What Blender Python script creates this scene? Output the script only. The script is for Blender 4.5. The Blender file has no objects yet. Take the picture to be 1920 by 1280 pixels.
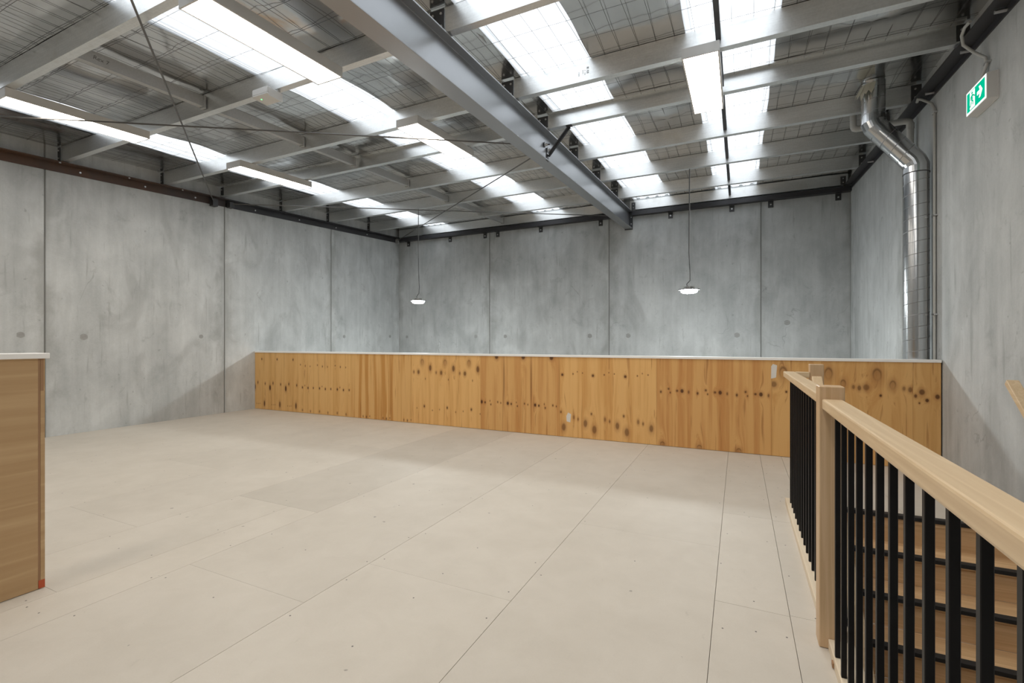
import bpy, bmesh, math, random
from mathutils import Vector, Matrix
random.seed(7)
scene = bpy.context.scene
COL = scene.collection
R = math.radians

# ---------------------------------------------------------------- camera, sky, exposure
H = 1.275
cam_d = bpy.data.cameras.new('camera'); cam_d.sensor_width = 36.0; cam_d.lens = 36.0 * 887 / 1920
cam_d.clip_start = 0.02; cam_d.clip_end = 200
cam = bpy.data.objects.new('camera', cam_d); COL.objects.link(cam)
cam.location = (0, 0, H); cam.rotation_euler = (R(90), 0, math.atan2(425, 887))
scene.camera = cam

SKY = 1.7
LAMP = 16.5
world = bpy.data.worlds.new('overcast_sky'); scene.world = world; world.use_nodes = True
bg = world.node_tree.nodes['Background']
bg.inputs[0].default_value = (0.90, 0.95, 1.0, 1); bg.inputs[1].default_value = SKY

scene.view_settings.view_transform = 'Standard'; scene.view_settings.look = 'None'
scene.view_settings.exposure = 0.4; scene.view_settings.gamma = 1.0
scene.view_settings.use_curve_mapping = False
scene.cycles.use_denoising = True
scene.cycles.max_bounces = 10; scene.cycles.diffuse_bounces = 6; scene.cycles.glossy_bounces = 4
scene.cycles.sample_clamp_indirect = 8.0
scene.cycles.blur_glossy = 1.0

# ---------------------------------------------------------------- measures (metres)
S = 0.0515                      # roof pitch, rising away from the camera
XL, XR, YF, YB = -8.31, 1.806, 10.246, -4.0
ZLOW = -2.9
def zp(y): return 3.54 + S * y  # underside of the purlins
PURLINS = [0.72, 1.92, 3.12, 4.38, 5.35, 6.54, 7.74, 9.03, 10.14]
SKYL = [(-7.40, -6.70), (-4.32, -3.62), (-2.00, -1.27), (-0.42, 0.31)]
FLOORY = 6.12

# ---------------------------------------------------------------- helpers
WL = {}
def tag(o, label=None, cat=None, group=None, kind=None):
    if label: o['label'] = label
    if cat: o['category'] = cat
    if group: o['group'] = group
    if kind: o['kind'] = kind
    return o

class MB:
    def __init__(s): s.v = []; s.f = []
    def add(s, vs, fs):
        b = len(s.v); s.v += [tuple(p) for p in vs]; s.f += [tuple(i + b for i in f) for f in fs]; return s
    def box(s, x0, x1, y0, y1, z0, z1):
        return s.add([(x0,y0,z0),(x1,y0,z0),(x1,y1,z0),(x0,y1,z0),(x0,y0,z1),(x1,y0,z1),(x1,y1,z1),(x0,y1,z1)],
                     [(0,3,2,1),(4,5,6,7),(0,1,5,4),(1,2,6,5),(2,3,7,6),(3,0,4,7)])
    def beam(s, p, q, w, h, up=(0,0,1)):
        p = Vector(p); q = Vector(q); d = (q - p).normalized(); a = d.cross(Vector(up)).normalized(); b = a.cross(d)
        vs = []
        for c in (p, q):
            for i, j in ((-1,-1),(1,-1),(1,1),(-1,1)): vs.append(c + a * (w/2*i) + b * (h/2*j))
        return s.add(vs, [(0,3,2,1),(4,5,6,7),(0,1,5,4),(1,2,6,5),(2,3,7,6),(3,0,4,7)])
    def prism(s, prof, a0, a1, axis):          # closed profile extruded along an axis
        n = len(prof); vs = []
        for a in (a0, a1):
            for (u, w) in prof:
                vs.append((a, u, w) if axis == 'x' else (u, a, w) if axis == 'y' else (u, w, a))
        fs = [(i, (i+1) % n, n + (i+1) % n, n + i) for i in range(n)]
        fs += [tuple(range(n-1, -1, -1)), tuple(range(n, 2*n))]
        return s.add(vs, fs)
    def tube(s, pts, r, n=10, cap=True):
        pts = [Vector(p) for p in pts]; k = len(pts); b = len(s.v)
        ref = None; rings = []
        for i, p in enumerate(pts):
            if i == 0: t = (pts[1] - p)
            elif i == k - 1: t = (p - pts[i-1])
            else: t = (pts[i+1] - p).normalized() + (p - pts[i-1]).normalized()
            t.normalize()
            if ref is None:
                ref = Vector((1,0,0)) if abs(t.x) < .8 else Vector((0,1,0))
            a = (ref - t * ref.dot(t)).normalized(); c = t.cross(a); ref = a
            rr = r[i] if isinstance(r, (list, tuple)) else r
            m = 1.0
            if 0 < i < k - 1:
                cs = (p - pts[i-1]).normalized().dot(t); m = 1 / max(cs, .5)
            if m > 1.001:
                bend = ((pts[i+1]-p).normalized() - (p-pts[i-1]).normalized()).normalized()
            ring = []
            for j in range(n):
                an = 2*math.pi*j/n; v = a*math.cos(an)*rr + c*math.sin(an)*rr
                if m > 1.001: v += bend * v.dot(bend) * (m - 1)
                ring.append(p + v)
            rings.append(ring)
        for ring in rings: s.v += [tuple(q) for q in ring]
        for i in range(k-1):
            for j in range(n):
                s.f.append((b+i*n+j, b+i*n+(j+1)%n, b+(i+1)*n+(j+1)%n, b+(i+1)*n+j))
        if cap:
            s.f.append(tuple(b+j for j in range(n-1,-1,-1))); s.f.append(tuple(b+(k-1)*n+j for j in range(n)))
        return s
    def lathe(s, prof, c, n=20):               # prof (r,z) bottom to top, around z at c
        b = len(s.v)
        for (r, z) in prof:
            for j in range(n):
                an = 2*math.pi*j/n; s.v.append((c[0]+r*math.cos(an), c[1]+r*math.sin(an), c[2]+z))
        for i in range(len(prof)-1):
            for j in range(n):
                s.f.append((b+i*n+j, b+i*n+(j+1)%n, b+(i+1)*n+(j+1)%n, b+(i+1)*n+j))
        s.f.append(tuple(b+j for j in range(n-1,-1,-1))); s.f.append(tuple(b+(len(prof)-1)*n+j for j in range(n)))
        return s
    def shear(s):
        s.v = [(x, y, z + S*y) for x, y, z in s.v]; return s

def link(o, origin, parent):
    COL.objects.link(o)
    WL[o.name] = Vector(origin)
    if parent is not None:
        o.parent = parent; o.location = Vector(origin) - WL[parent.name]
    else:
        o.location = origin
    return o
def empty(name, loc):
    o = bpy.data.objects.new(name, None); o.empty_display_size = .1
    return link(o, loc, None)
def base_of(vs):
    xs = [v[0] for v in vs]; ys = [v[1] for v in vs]; zs = [v[2] for v in vs]
    return Vector(((min(xs)+max(xs))/2, (min(ys)+max(ys))/2, min(zs)))
def mk(name, mb, mat, parent=None, origin=None, bevel=0, smooth=False, segs=1):
    o0 = Vector(origin) if origin is not None else base_of(mb.v)
    me = bpy.data.meshes.new(name)
    me.from_pydata([tuple(Vector(v) - o0) for v in mb.v], [], mb.f); me.validate()
    bm = bmesh.new(); bm.from_mesh(me)
    bmesh.ops.recalc_face_normals(bm, faces=bm.faces)
    if bevel:
        es = [e for e in bm.edges if len(e.link_faces) == 2 and e.calc_face_angle(0) > .6]
        bmesh.ops.bevel(bm, geom=es, offset=bevel, segments=segs, affect='EDGES', profile=.6)
    bm.to_mesh(me); bm.free()
    if smooth:
        for p in me.polygons: p.use_smooth = True
        me.set_sharp_from_angle(angle=R(40))
    if mat: me.materials.append(mat)
    o = bpy.data.objects.new(name, me)
    return link(o, o0, parent)
def again(src, name, origin, parent=None):     # another object on the same mesh data
    o = bpy.data.objects.new(name, src.data); o.color = src.color
    return link(o, origin, parent)
def struct(o): o['kind'] = 'structure'; return o

# ---------------------------------------------------------------- materials
class NT:
    def __init__(s, name):
        s.m = bpy.data.materials.new(name); s.m.use_nodes = True; s.t = s.m.node_tree
        s.b = s.t.nodes['Principled BSDF']; s.out = s.t.nodes['Material Output']
    def n(s, kind, **kw):
        nd = s.t.nodes.new(kind)
        for k, v in kw.items(): setattr(nd, k, v)
        return nd
    def L(s, a, b): s.t.links.new(a, b)
    def val(s, sock, v):
        if hasattr(v, 'default_value') and hasattr(v, 'is_output'): s.L(v, sock)
        else: sock.default_value = v
    def math(s, op, a, b=0.0, c=None, clamp=False):
        nd = s.n('ShaderNodeMath', operation=op); nd.use_clamp = clamp
        s.val(nd.inputs[0], a); s.val(nd.inputs[1], b)
        if c is not None: s.val(nd.inputs[2], c)
        return nd.outputs[0]
    def coords(s, kind='Object'): return s.n('ShaderNodeTexCoord').outputs[kind]
    def mapping(s, vec, scale=(1,1,1), loc=(0,0,0), rot=(0,0,0)):
        m = s.n('ShaderNodeMapping'); s.L(vec, m.inputs[0])
        m.inputs['Scale'].default_value = scale; m.inputs['Location'].default_value = loc; m.inputs['Rotation'].default_value = rot
        return m.outputs[0]
    def noise(s, vec, scale=5, detail=4, rough=.55, dist=0):
        nd = s.n('ShaderNodeTexNoise'); s.L(vec, nd.inputs['Vector'])
        nd.inputs['Scale'].default_value = scale; nd.inputs['Detail'].default_value = detail
        nd.inputs['Roughness'].default_value = rough; nd.inputs['Distortion'].default_value = dist
        return nd.outputs['Fac']
    def rng(s, v, a, b, c=0.0, d=1.0, smooth=False):
        nd = s.n('ShaderNodeMapRange'); nd.clamp = True
        if smooth: nd.interpolation_type = 'SMOOTHSTEP'
        s.L(v, nd.inputs[0])
        for i, q in enumerate((a, b, c, d)): nd.inputs[1+i].default_value = q
        return nd.outputs[0]
    def mix(s, f, a, b, mode='MIX'):
        nd = s.n('ShaderNodeMix', data_type='RGBA', blend_type=mode); nd.clamp_result = False
        s.val(nd.inputs[0], f)
        for i, q in ((6, a), (7, b)):
            if isinstance(q, tuple): nd.inputs[i].default_value = (*q, 1) if len(q) == 3 else q
            else: s.L(q, nd.inputs[i])
        return nd.outputs[2]
    def bump(s, h, strength=.2, dist=.01):
        nd = s.n('ShaderNodeBump'); nd.inputs['Strength'].default_value = strength; nd.inputs['Distance'].default_value = dist
        s.L(h, nd.inputs['Height']); s.L(nd.outputs[0], s.b.inputs['Normal'])
    def done(s, col=None, rough=.5, metal=0.0, spec=None):
        if col is not None:
            if isinstance(col, tuple): s.b.inputs['Base Color'].default_value = (*col, 1)
            else: s.L(col, s.b.inputs['Base Color'])
        s.val(s.b.inputs['Roughness'], rough); s.val(s.b.inputs['Metallic'], metal)
        if spec is not None: s.b.inputs['Specular IOR Level'].default_value = spec
        return s.m

def world_pos(t):
    return t.n('ShaderNodeNewGeometry').outputs['Position']

def m_concrete(name, along):                   # along = the wall's horizontal axis
    t = NT(name); P = world_pos(t)
    hx = (1, 0, 1) if along == 'x' else (0, 1, 1)
    st = (4.5, 0, .35) if along == 'x' else (0, 4.5, .35)
    oi = t.n('ShaderNodeObjectInfo').outputs['Random']
    off = t.n('ShaderNodeVectorMath', operation='ADD'); t.L(P, off.inputs[0])
    cmb = t.n('ShaderNodeCombineXYZ')
    for i in range(3): t.L(t.math('MULTIPLY', oi, 37.0 + 11*i), cmb.inputs[i])
    t.L(cmb.outputs[0], off.inputs[1]); V = off.outputs[0]
    big = t.noise(t.mapping(V, (1, 1, .6)), .75, 5, .6)
    mid = t.noise(t.mapping(V, (1, 1, .7)), 2.6, 6, .62, .4)
    streak = t.noise(t.mapping(V, st), 1.3, 5, .6)
    fine = t.noise(V, 45, 4, .7)
    drip = t.noise(t.mapping(V, tuple(q*2 if q else 0 for q in st)), 2.0, 4, .55)
    patch = t.noise(t.mapping(V, (1, 1, .45)), 1.6, 3, .5, 1.2)
    v = t.math('MULTIPLY_ADD', big, .42, 0.0)
    v = t.math('MULTIPLY_ADD', mid, .38, v); v = t.math('MULTIPLY_ADD', streak, .30, v)
    v = t.math('MULTIPLY_ADD', fine, .10, v)
    base = t.mix(t.rng(v, .46, .74, 0, 1), (.375, .390, .390), (.605, .622, .622))
    base = t.mix(t.math('MULTIPLY', t.rng(patch, .56, .68, 0, 1, True), .30), base, (.30, .305, .30))
    base = t.mix(t.math('MULTIPLY', t.rng(drip, .60, .72, 0, 1, True), .40), base, (.27, .275, .27))
    pits = t.rng(t.noise(V, 11, 2, .5), .71, .76, 0, 1, True)
    base = t.mix(t.math('MULTIPLY', pits, .35), base, (.20, .20, .195))
    ridge = t.math('ABSOLUTE', t.math('SUBTRACT', t.noise(t.mapping(V, (1, 1, .55)), 1.1, 5, .5, .6), .5))
    crack = t.math('MULTIPLY', t.rng(ridge, .006, 0.0, 0, 1, True), t.rng(t.noise(V, .9, 2), .58, .66))
    base = t.mix(t.math('MULTIPLY', crack, .35), base, (.18, .18, .175))
    gsp = t.n('ShaderNodeSeparateXYZ'); t.L(t.coords('Generated'), gsp.inputs[0]); ga = gsp.outputs[0 if along == 'x' else 1]
    ed = t.math('MINIMUM', ga, t.math('SUBTRACT', 1.0, ga))
    ed = t.math('ADD', ed, t.math('MULTIPLY', t.math('SUBTRACT', mid, .5), .22))
    st2 = t.math('MULTIPLY', t.rng(ed, .085, .0, 0, 1, True), t.rng(patch, .36, .58, .15, 1, True))
    base = t.mix(t.math('MULTIPLY', st2, .45), base, (.27, .27, .255))
    blot = t.rng(t.noise(t.mapping(V, (1, 1, .8), (4, 7, 2)), 4.2, 6, .7, .6), .57, .72, 0, 1, True)
    base = t.mix(t.math('MULTIPLY', blot, .36), base, (.27, .28, .278))
    tint = t.rng(oi, 0, 1, .94, 1.06)
    tn = t.n('ShaderNodeVectorMath', operation='SCALE'); t.L(base, tn.inputs[0]); t.L(tint, tn.inputs['Scale'])
    t.bump(t.math('ADD', fine, t.math('MULTIPLY', mid, .6)), .12, .01)
    return t.done(tn.outputs[0], .82, 0, .3)

def m_plain(name, col, rough=.5, metal=0.0, var=.12, scale=6, spec=None, bump=0, bscale=60):
    t = NT(name); C = t.coords('Object')
    f = t.noise(C, scale, 4, .6)
    c = t.mix(f, tuple(q*(1-var) for q in col), tuple(min(1, q*(1+var)) for q in col))
    if bump: t.bump(t.noise(C, bscale, 3, .6), bump, .004)
    return t.done(c, t.rng(f, 0, 1, max(.02, rough*.88), min(1, rough*1.12)), metal, spec)

def m_floor():
    t = NT('fibre_cement_floor'); P = world_pos(t)
    oi = t.n('ShaderNodeObjectInfo')
    big = t.noise(P, 1.1, 4, .6, .3); mid = t.noise(P, 5, 5, .65, .5); fine = t.noise(P, 120, 3, .7)
    scuff = t.rng(t.noise(t.mapping(P, (2.2, .8, 1), (3, 1, 0), (0, 0, .7)), 4.5, 5, .7), .64, .75, 0, 1, True)
    v = t.math('MULTIPLY_ADD', big, .5, 0); v = t.math('MULTIPLY_ADD', mid, .35, v); v = t.math('MULTIPLY_ADD', fine, .15, v)
    c = t.mix(t.rng(v, .3, .7), (.515, .468, .402), (.625, .575, .505))
    c = t.mix(t.math('MULTIPLY', scuff, .34), c, (.30, .275, .24))
    dots = t.rng(t.noise(P, 17, 1, .3), .80, .83, 0, 1, True)
    c = t.mix(t.math('MULTIPLY', dots, .6), c, (.17, .15, .13))
    c = t.mix(1.0, c, oi.outputs['Color'], 'MULTIPLY')
    t.bump(t.math('ADD', fine, mid), .06, .004)
    return t.done(c, .62, 0, .35)

def m_wood(name, c0, c1, axis='y', scale=1.0, rough=.5, dark=None):
    t = NT(name); C = t.coords('Object')
    sc = {'x': (.35, 9, 9), 'y': (9, .35, 9), 'z': (9, 9, .35)}[axis]
    ring = {'x': (.12, 3, 3), 'y': (3, .12, 3), 'z': (3, 3, .12)}[axis]
    oi = t.n('ShaderNodeObjectInfo').outputs['Random']
    off = t.n('ShaderNodeVectorMath', operation='ADD'); t.L(C, off.inputs[0])
    cmb = t.n('ShaderNodeCombineXYZ')
    for i in range(3): t.L(t.math('MULTIPLY', oi, 5.0 + 3*i), cmb.inputs[i])
    t.L(cmb.outputs[0], off.inputs[1]); V = off.outputs[0]
    g = t.noise(t.mapping(V, tuple(q*scale for q in sc)), 6, 6, .65, .25)
    b = t.noise(t.mapping(V, tuple(q*scale for q in ring)), 2.2, 3, .5, .8)
    lines = t.math('FRACT', t.math('MULTIPLY', b, 9.0))
    lines = t.rng(t.math('ABSOLUTE', t.math('SUBTRACT', lines, .5)), .5, .28, 0, 1, True)
    v = t.math('ADD', t.math('MULTIPLY', g, .75), t.math('MULTIPLY', lines, .22))
    c = t.mix(t.rng(v, .25, .8), c0, c1)
    if dark:
        k = t.rng(t.noise(t.mapping(V, tuple(q*.8 for q in ring)), 3.5, 2, .4), .68, .78, 0, 1, True)
        c = t.mix(t.math('MULTIPLY', k, .5), c, dark)
    t.bump(g, .08, .003)
    return t.done(c, rough, 0, .4)

def m_ply(name, P, knots, seed, warm=0.0, bands=0.0):
    """pine plywood veneer: grain up z, knots repeating every P along x (peeled log)."""
    t = NT(name); C = t.coords('Object')
    sp = t.n('ShaderNodeSeparateXYZ'); t.L(C, sp.inputs[0]); x, z = sp.outputs[0], sp.outputs[2]
    wob = t.noise(t.mapping(C, (3, 0, 2.2), (seed, 0, 0)), 3, 2, .5)
    acc = None; arch = None; halo = None
    for (kx, kz, rx, rz, st) in knots:
        dx = t.n('ShaderNodeMath', operation='WRAP')
        t.L(t.math('SUBTRACT', x, kx), dx.inputs[0]); dx.inputs[1].default_value = P/2; dx.inputs[2].default_value = -P/2
        ex = t.math('DIVIDE', dx.outputs[0], rx); ez = t.math('DIVIDE', t.math('SUBTRACT', z, kz), rz)
        d = t.math('SQRT', t.math('ADD', t.math('MULTIPLY', ex, ex), t.math('MULTIPLY', ez, ez)))
        d = t.math('ADD', d, t.math('MULTIPLY', wob, .35))
        body = t.math('MULTIPLY', t.rng(d, 1.35, .75, 0, 1, True), abs(st))
        if st < 0:                              # ring-shaped loose knot
            body = t.math('MULTIPLY', t.rng(t.math('ABSOLUTE', t.math('SUBTRACT', d, 1.1)), .42, .1, .28, 1, True), body)
            body = t.math('MULTIPLY', body, t.rng(d, 1.6, 1.3))
            body = t.math('MULTIPLY', body, t.rng(ez, -.7, .5, .22, 1))
        hl = t.rng(d, 2.6, .9, 0, 1, True); halo = hl if halo is None else t.math('MAXIMUM', halo, hl)
        acc = body if acc is None else t.math('MAXIMUM', acc, body)
        e2 = t.math('ADD', t.math('MULTIPLY', t.math('MULTIPLY', ex, ex), .5), t.math('MULTIPLY', t.math('MULTIPLY', ez, ez), .06))
        w = t.math('MULTIPLY', t.math('EXPONENT', t.math('MULTIPLY', e2, -1.0)), rx*3.0)
        arch = w if arch is None else t.math('ADD', arch, w)
    xm = t.n('ShaderNodeMath', operation='WRAP'); t.L(x, xm.inputs[0]); xm.inputs[1].default_value = P; xm.inputs[2].default_value = 0
    ang = t.math('MULTIPLY', xm.outputs[0], 2*math.pi/P)
    cx = t.math('MULTIPLY', t.math('COSINE', ang), P/(2*math.pi)); sx = t.math('MULTIPLY', t.math('SINE', ang), P/(2*math.pi))
    if arch is not None: cx = t.math('ADD', cx, arch)
    drift = t.math('MULTIPLY', x, .22)
    cv = t.n('ShaderNodeCombineXYZ'); t.L(t.math('ADD', cx, drift), cv.inputs[0]); t.L(sx, cv.inputs[1]); t.L(z, cv.inputs[2])
    V = cv.outputs[0]
    fine = t.noise(t.mapping(V, (34, 34, .9), (seed*3, seed, 0)), 3.0, 5, .65)
    grain = t.noise(t.mapping(V, (13, 13, .55), (seed, 0, seed)), 2.0, 4, .55, .3)
    band = t.noise(t.mapping(V, (7, 7, .22), (seed*2, seed, 0)), 1.5, 2, .5)
    v = t.math('ADD', t.math('MULTIPLY', fine, .25), t.math('MULTIPLY', grain, .45))
    v = t.math('ADD', v, t.math('MULTIPLY', t.rng(band, .38, .62, 0, 1, True), .18 + bands))
    c = t.mix(t.rng(v, .38, .76), (.755, .465 - .03*warm, .185 - .02*warm), (.58, .295 - .03*warm, .080))
    streaks = t.rng(t.noise(t.mapping(V, (16, 16, .8), (0, seed*2, 0)), 1.8, 3, .5, .3), .60, .72, 0, 1, True)
    c = t.mix(t.math('MULTIPLY', streaks, .48 + .15*warm), c, (.36, .145, .040))
    if halo is not None: c = t.mix(t.math('MULTIPLY', halo, .38), c, (.34, .135, .038))
    if acc is not None:
        c = t.mix(t.math('MULTIPLY', acc, .97), c, (.075, .022, .007))
    c = t.mix(1.0, c, t.n('ShaderNodeObjectInfo').outputs['Color'], 'MULTIPLY')
    t.bump(grain, .03, .002)
    return t.done(c, .5, 0, .35)

def m_galv(name, base=.79, rough=.34, metal=.94):
    t = NT(name); C = world_pos(t)
    spangle = t.n('ShaderNodeTexVoronoi'); t.L(C, spangle.inputs['Vector']); spangle.inputs['Scale'].default_value = 55
    brushed = t.noise(t.mapping(C, (.8, 14, 14)), 6, 4, .6)
    stain = t.noise(C, 3.2, 4, .6)
    v = t.math('ADD', t.math('MULTIPLY', spangle.outputs['Distance'], .22), t.math('MULTIPLY', brushed, .75))
    c = t.mix(t.rng(v, .2, .75), (base*.88, base*.89, base*.88), (base*1.1, base*1.11, base*1.1))
    c = t.mix(t.math('MULTIPLY', t.rng(stain, .55, .72, 0, 1, True), .25), c, (base*.70, base*.67, base*.58))
    return t.done(c, t.rng(brushed, .2, .8, rough*.85, rough*1.2), metal)

def m_foil():
    t = NT('reflective_foil'); P = world_pos(t)
    w1 = t.noise(t.mapping(P, (1, .55, 1)), 5, 3, .5, 1.0); w2 = t.noise(t.mapping(P, (1, 2.0, 1)), 13, 3, .55, .8)
    c = t.mix(t.noise(P, 1.3, 3), (.60, .60, .59), (.76, .76, .76))
    t.bump(t.math('ADD', t.noise(t.mapping(P, (1, .6, 1)), 2.6, 2, .4, .6), t.math('MULTIPLY', w1, .12)), .35, .03)
    return t.done(c, t.rng(w1, .3, .7, .13, .22), .98)

def m_emit(name, col, strength):
    t = NT(name)
    e = t.n('ShaderNodeEmission'); e.inputs[0].default_value = (*col, 1); e.inputs[1].default_value = strength
    t.L(e.outputs[0], t.out.inputs[0]); t.t.nodes.remove(t.b)
    return t.m

def m_skylight():
    t = NT('translucent_roof_sheet'); P = world_pos(t)
    f = t.noise(t.mapping(P, (9, .5, 1)), 3, 3, .5)
    c = t.mix(f, (.86, .87, .875), (.93, .935, .94))
    tr = t.n('ShaderNodeBsdfTranslucent'); t.L(c, tr.inputs[0])
    gl = t.n('ShaderNodeBsdfGlossy'); gl.inputs['Roughness'].default_value = .35
    mx = t.n('ShaderNodeMixShader'); mx.inputs[0].default_value = .05
    t.L(tr.outputs[0], mx.inputs[1]); t.L(gl.outputs[0], mx.inputs[2]); t.L(mx.outputs[0], t.out.inputs[0]); t.t.nodes.remove(t.b)
    return t.m

def m_rust():
    t = NT('rusty_steel'); P = world_pos(t)
    n1 = t.noise(P, 1.4, 4, .6, .4); n2 = t.noise(P, 18, 4, .65)
    sp = t.n('ShaderNodeSeparateXYZ'); t.L(P, sp.inputs[0])
    near = t.rng(sp.outputs[1], 5.6, 4.2)       # the rust stops where the bar changes length
    f = t.math('MULTIPLY', t.rng(n1, .35, .6, .3, 1), near)
    c = t.mix(f, (.058, .056, .060), (.12, .062, .036))
    c = t.mix(t.math('MULTIPLY', n2, .35), c, (.05, .035, .028))
    return t.done(c, .55, .25)

M = dict(
    con_x=m_concrete('precast_concrete_far', 'x'), con_y=m_concrete('precast_concrete_side', 'y'),
    joint=m_plain('joint_sealant', (.24, .24, .23), .8),
    patch=m_plain('grout_patch', (.33, .33, .32), .9, 0, .25, 30),
    floor=m_floor(), floor_sub=m_plain('floor_substrate', (.16, .145, .125), .9),
    low=m_plain('ground_slab', (.50, .50, .49), .6, 0, .12, 2),
    screw=m_plain('screw_head', (.10, .09, .08), .6),
    foil=m_foil(), sky=m_skylight(), wire=m_plain('mesh_wire', (.11, .11, .11), .6, .2),
    galv=m_galv('galvanised_steel'), galv2=m_galv('galvanised_channel', .50, .5, .6),
    duct=m_plain('spiral_duct_steel', (.56, .57, .58), .20, 1.0, .06, 3), seam=m_plain('duct_seam', (.30, .30, .31), .4, .9),
    paint=m_plain('grey_painted_steel', (.36, .37, .385), .33, .72, .06, 3),
    dark=m_plain('dark_painted_steel', (.045, .044, .048), .45, .2, .15, 4), rust=m_rust(),
    cleat=m_plain('cleat_steel', (.07, .07, .072), .45, .4, .2, 8),
    bolt=m_plain('zinc_bolt', (.62, .62, .62), .35, .8),
    white=m_plain('white_powder_coat', (.66, .65, .63), .45, 0, .03),
    capw=m_plain('white_painted_cap', (.90, .89, .87), .4, 0, .03),
    lamp=m_emit('panel_light_diffuser', (1.0, .915, .80), LAMP),
    bay=m_emit('high_bay_lens', (.94, 1.0, 1.0), 370.0), led=m_emit('green_led', (.1, 1, .2), 3.0),
    oak=m_wood('pale_rail_timber', (.74, .58, .385), (.60, .44, .265), 'y', 1.0, .42),
    oakx=m_wood('pale_rail_timber_cross', (.74, .58, .385), (.60, .44, .265), 'x', 1.0, .42),
    kerb=m_wood('pale_kerb_timber', (.78, .68, .53), (.68, .56, .41), 'y', 1.0, .5),
    post=m_wood('newel_timber', (.66, .475, .30), (.52, .345, .19), 'z', 1.0, .45, (.25, .12, .05)),
    tread=m_wood('stair_timber', (.74, .51, .29), (.56, .35, .18), 'x', .8, .45),
    hply=m_wood('smooth_plywood', (.55, .375, .205), (.42, .265, .13), 'y', .45, .5),
    edge=m_plain('plywood_edge', (.33, .19, .10), .7), red=m_plain('orange_paint', (.50, .09, .03), .6),
    black=m_plain('black_powder_coat', (.008, .008, .009), .45, 0, .1, 6, .22),
    rubber=m_plain('black_nosing', (.014, .014, .015), .6), pvc=m_plain('grey_pvc', (.46, .46, .44), .45, 0, .04),
    signw=m_emit('sign_white', (.95, 1.0, .97), .95), signg=m_emit('sign_green', (.0, .45, .25), .9),
    rodm=m_plain('brace_rod_steel', (.16, .155, .15), .4, .6), tape=m_plain('peeling_tape', (.62, .60, .50), .7), ink=m_plain('marker_ink', (.16, .15, .14), .8),
    filler=m_plain('white_filler', (.72, .69, .64), .7),
)

# ================================================================ SETTING
# ---- concrete walls: one panel per precast unit, joints left open in front of a sealant backing
G = .0075
def wall(name, axis, pos, out, cuts, mat, marks, z1=4.62):
    a0, a1 = cuts[0], cuts[-1]
    b = MB()
    lo, hi = sorted((pos + out*.012, pos + out*.17))
    (b.box(lo, hi, a0-.03, a1+.02, ZLOW, z1) if axis == 'x' else b.box(a0-.17, a1+.17, lo, hi, ZLOW, z1))
    root = struct(mk(name, b, M['joint']))
    lo, hi = sorted((pos, pos + out*.0115))
    for i in range(len(cuts)-1):
        c0 = cuts[i] + (G if i else 0); c1 = cuts[i+1] - (G if i < len(cuts)-2 else 0)
        p = MB(); (p.box(lo, hi, c0, c1, ZLOW, z1) if axis == 'x' else p.box(c0, c1, lo, hi, ZLOW, z1))
        po = mk('concrete_panel', p, mat, root, bevel=.006)
        for (a, z, r) in marks:
            if not c0 < a < c1: continue
            k = MB(); n = 12; t0 = pos + out*.004; t1 = pos - out*.0015
            prof = [(a + r*math.cos(2*math.pi*j/n)*(1+.15*math.sin(3*j)), z + r*math.sin(2*math.pi*j/n)) for j in range(n)]
            if axis == 'x': k.prism(prof, t0, t1, 'x')
            else: k.add([(u, t0, w) for u, w in prof] + [(u, t1, w) for u, w in prof],
                        [(i2, (i2+1) % n, n+(i2+1) % n, n+i2) for i2 in range(n)] + [tuple(range(n)), tuple(range(2*n-1, n-1, -1))])
            mk('anchor_patch', k, M['patch'], po)
    return root
wall('wall_left', 'x', XL, -1, [YB, -1.9, .55, 2.985, 5.42, 7.88, YF+.019], M['con_y'],
     [(3.40, 1.34, .045), (5.01, 1.36, .035), (8.27, 1.39, .04), (9.88, 1.41, .04), (2.75, 1.36, .04)])
wall('wall_far', 'y', YF, 1, [XL, -5.52, -2.556, .387, XR], M['con_x'],
     [(-8.04, 1.4, .04), (-5.91, 1.4, .045), (-5.09, 1.4, .045), (-2.99, 1.4, .05), (-2.14, 1.4, .05), (-.03, 1.4, .05), (.82, 1.63, .05)])
wall('wall_right', 'x', XR, 1, [YB, -.9, 3.3, 7.281, YF+.019], M['con_y'], [])
wall('wall_rear', 'y', YB, -1, [XL, -5.5, -2.5, .4, XR], M['con_x'], [])

# ---- lower slab, seen through the stair opening
struct(mk('floor_lower', MB().box(XL, XR, YB, YF, ZLOW-.2, ZLOW), M['low']))

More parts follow.
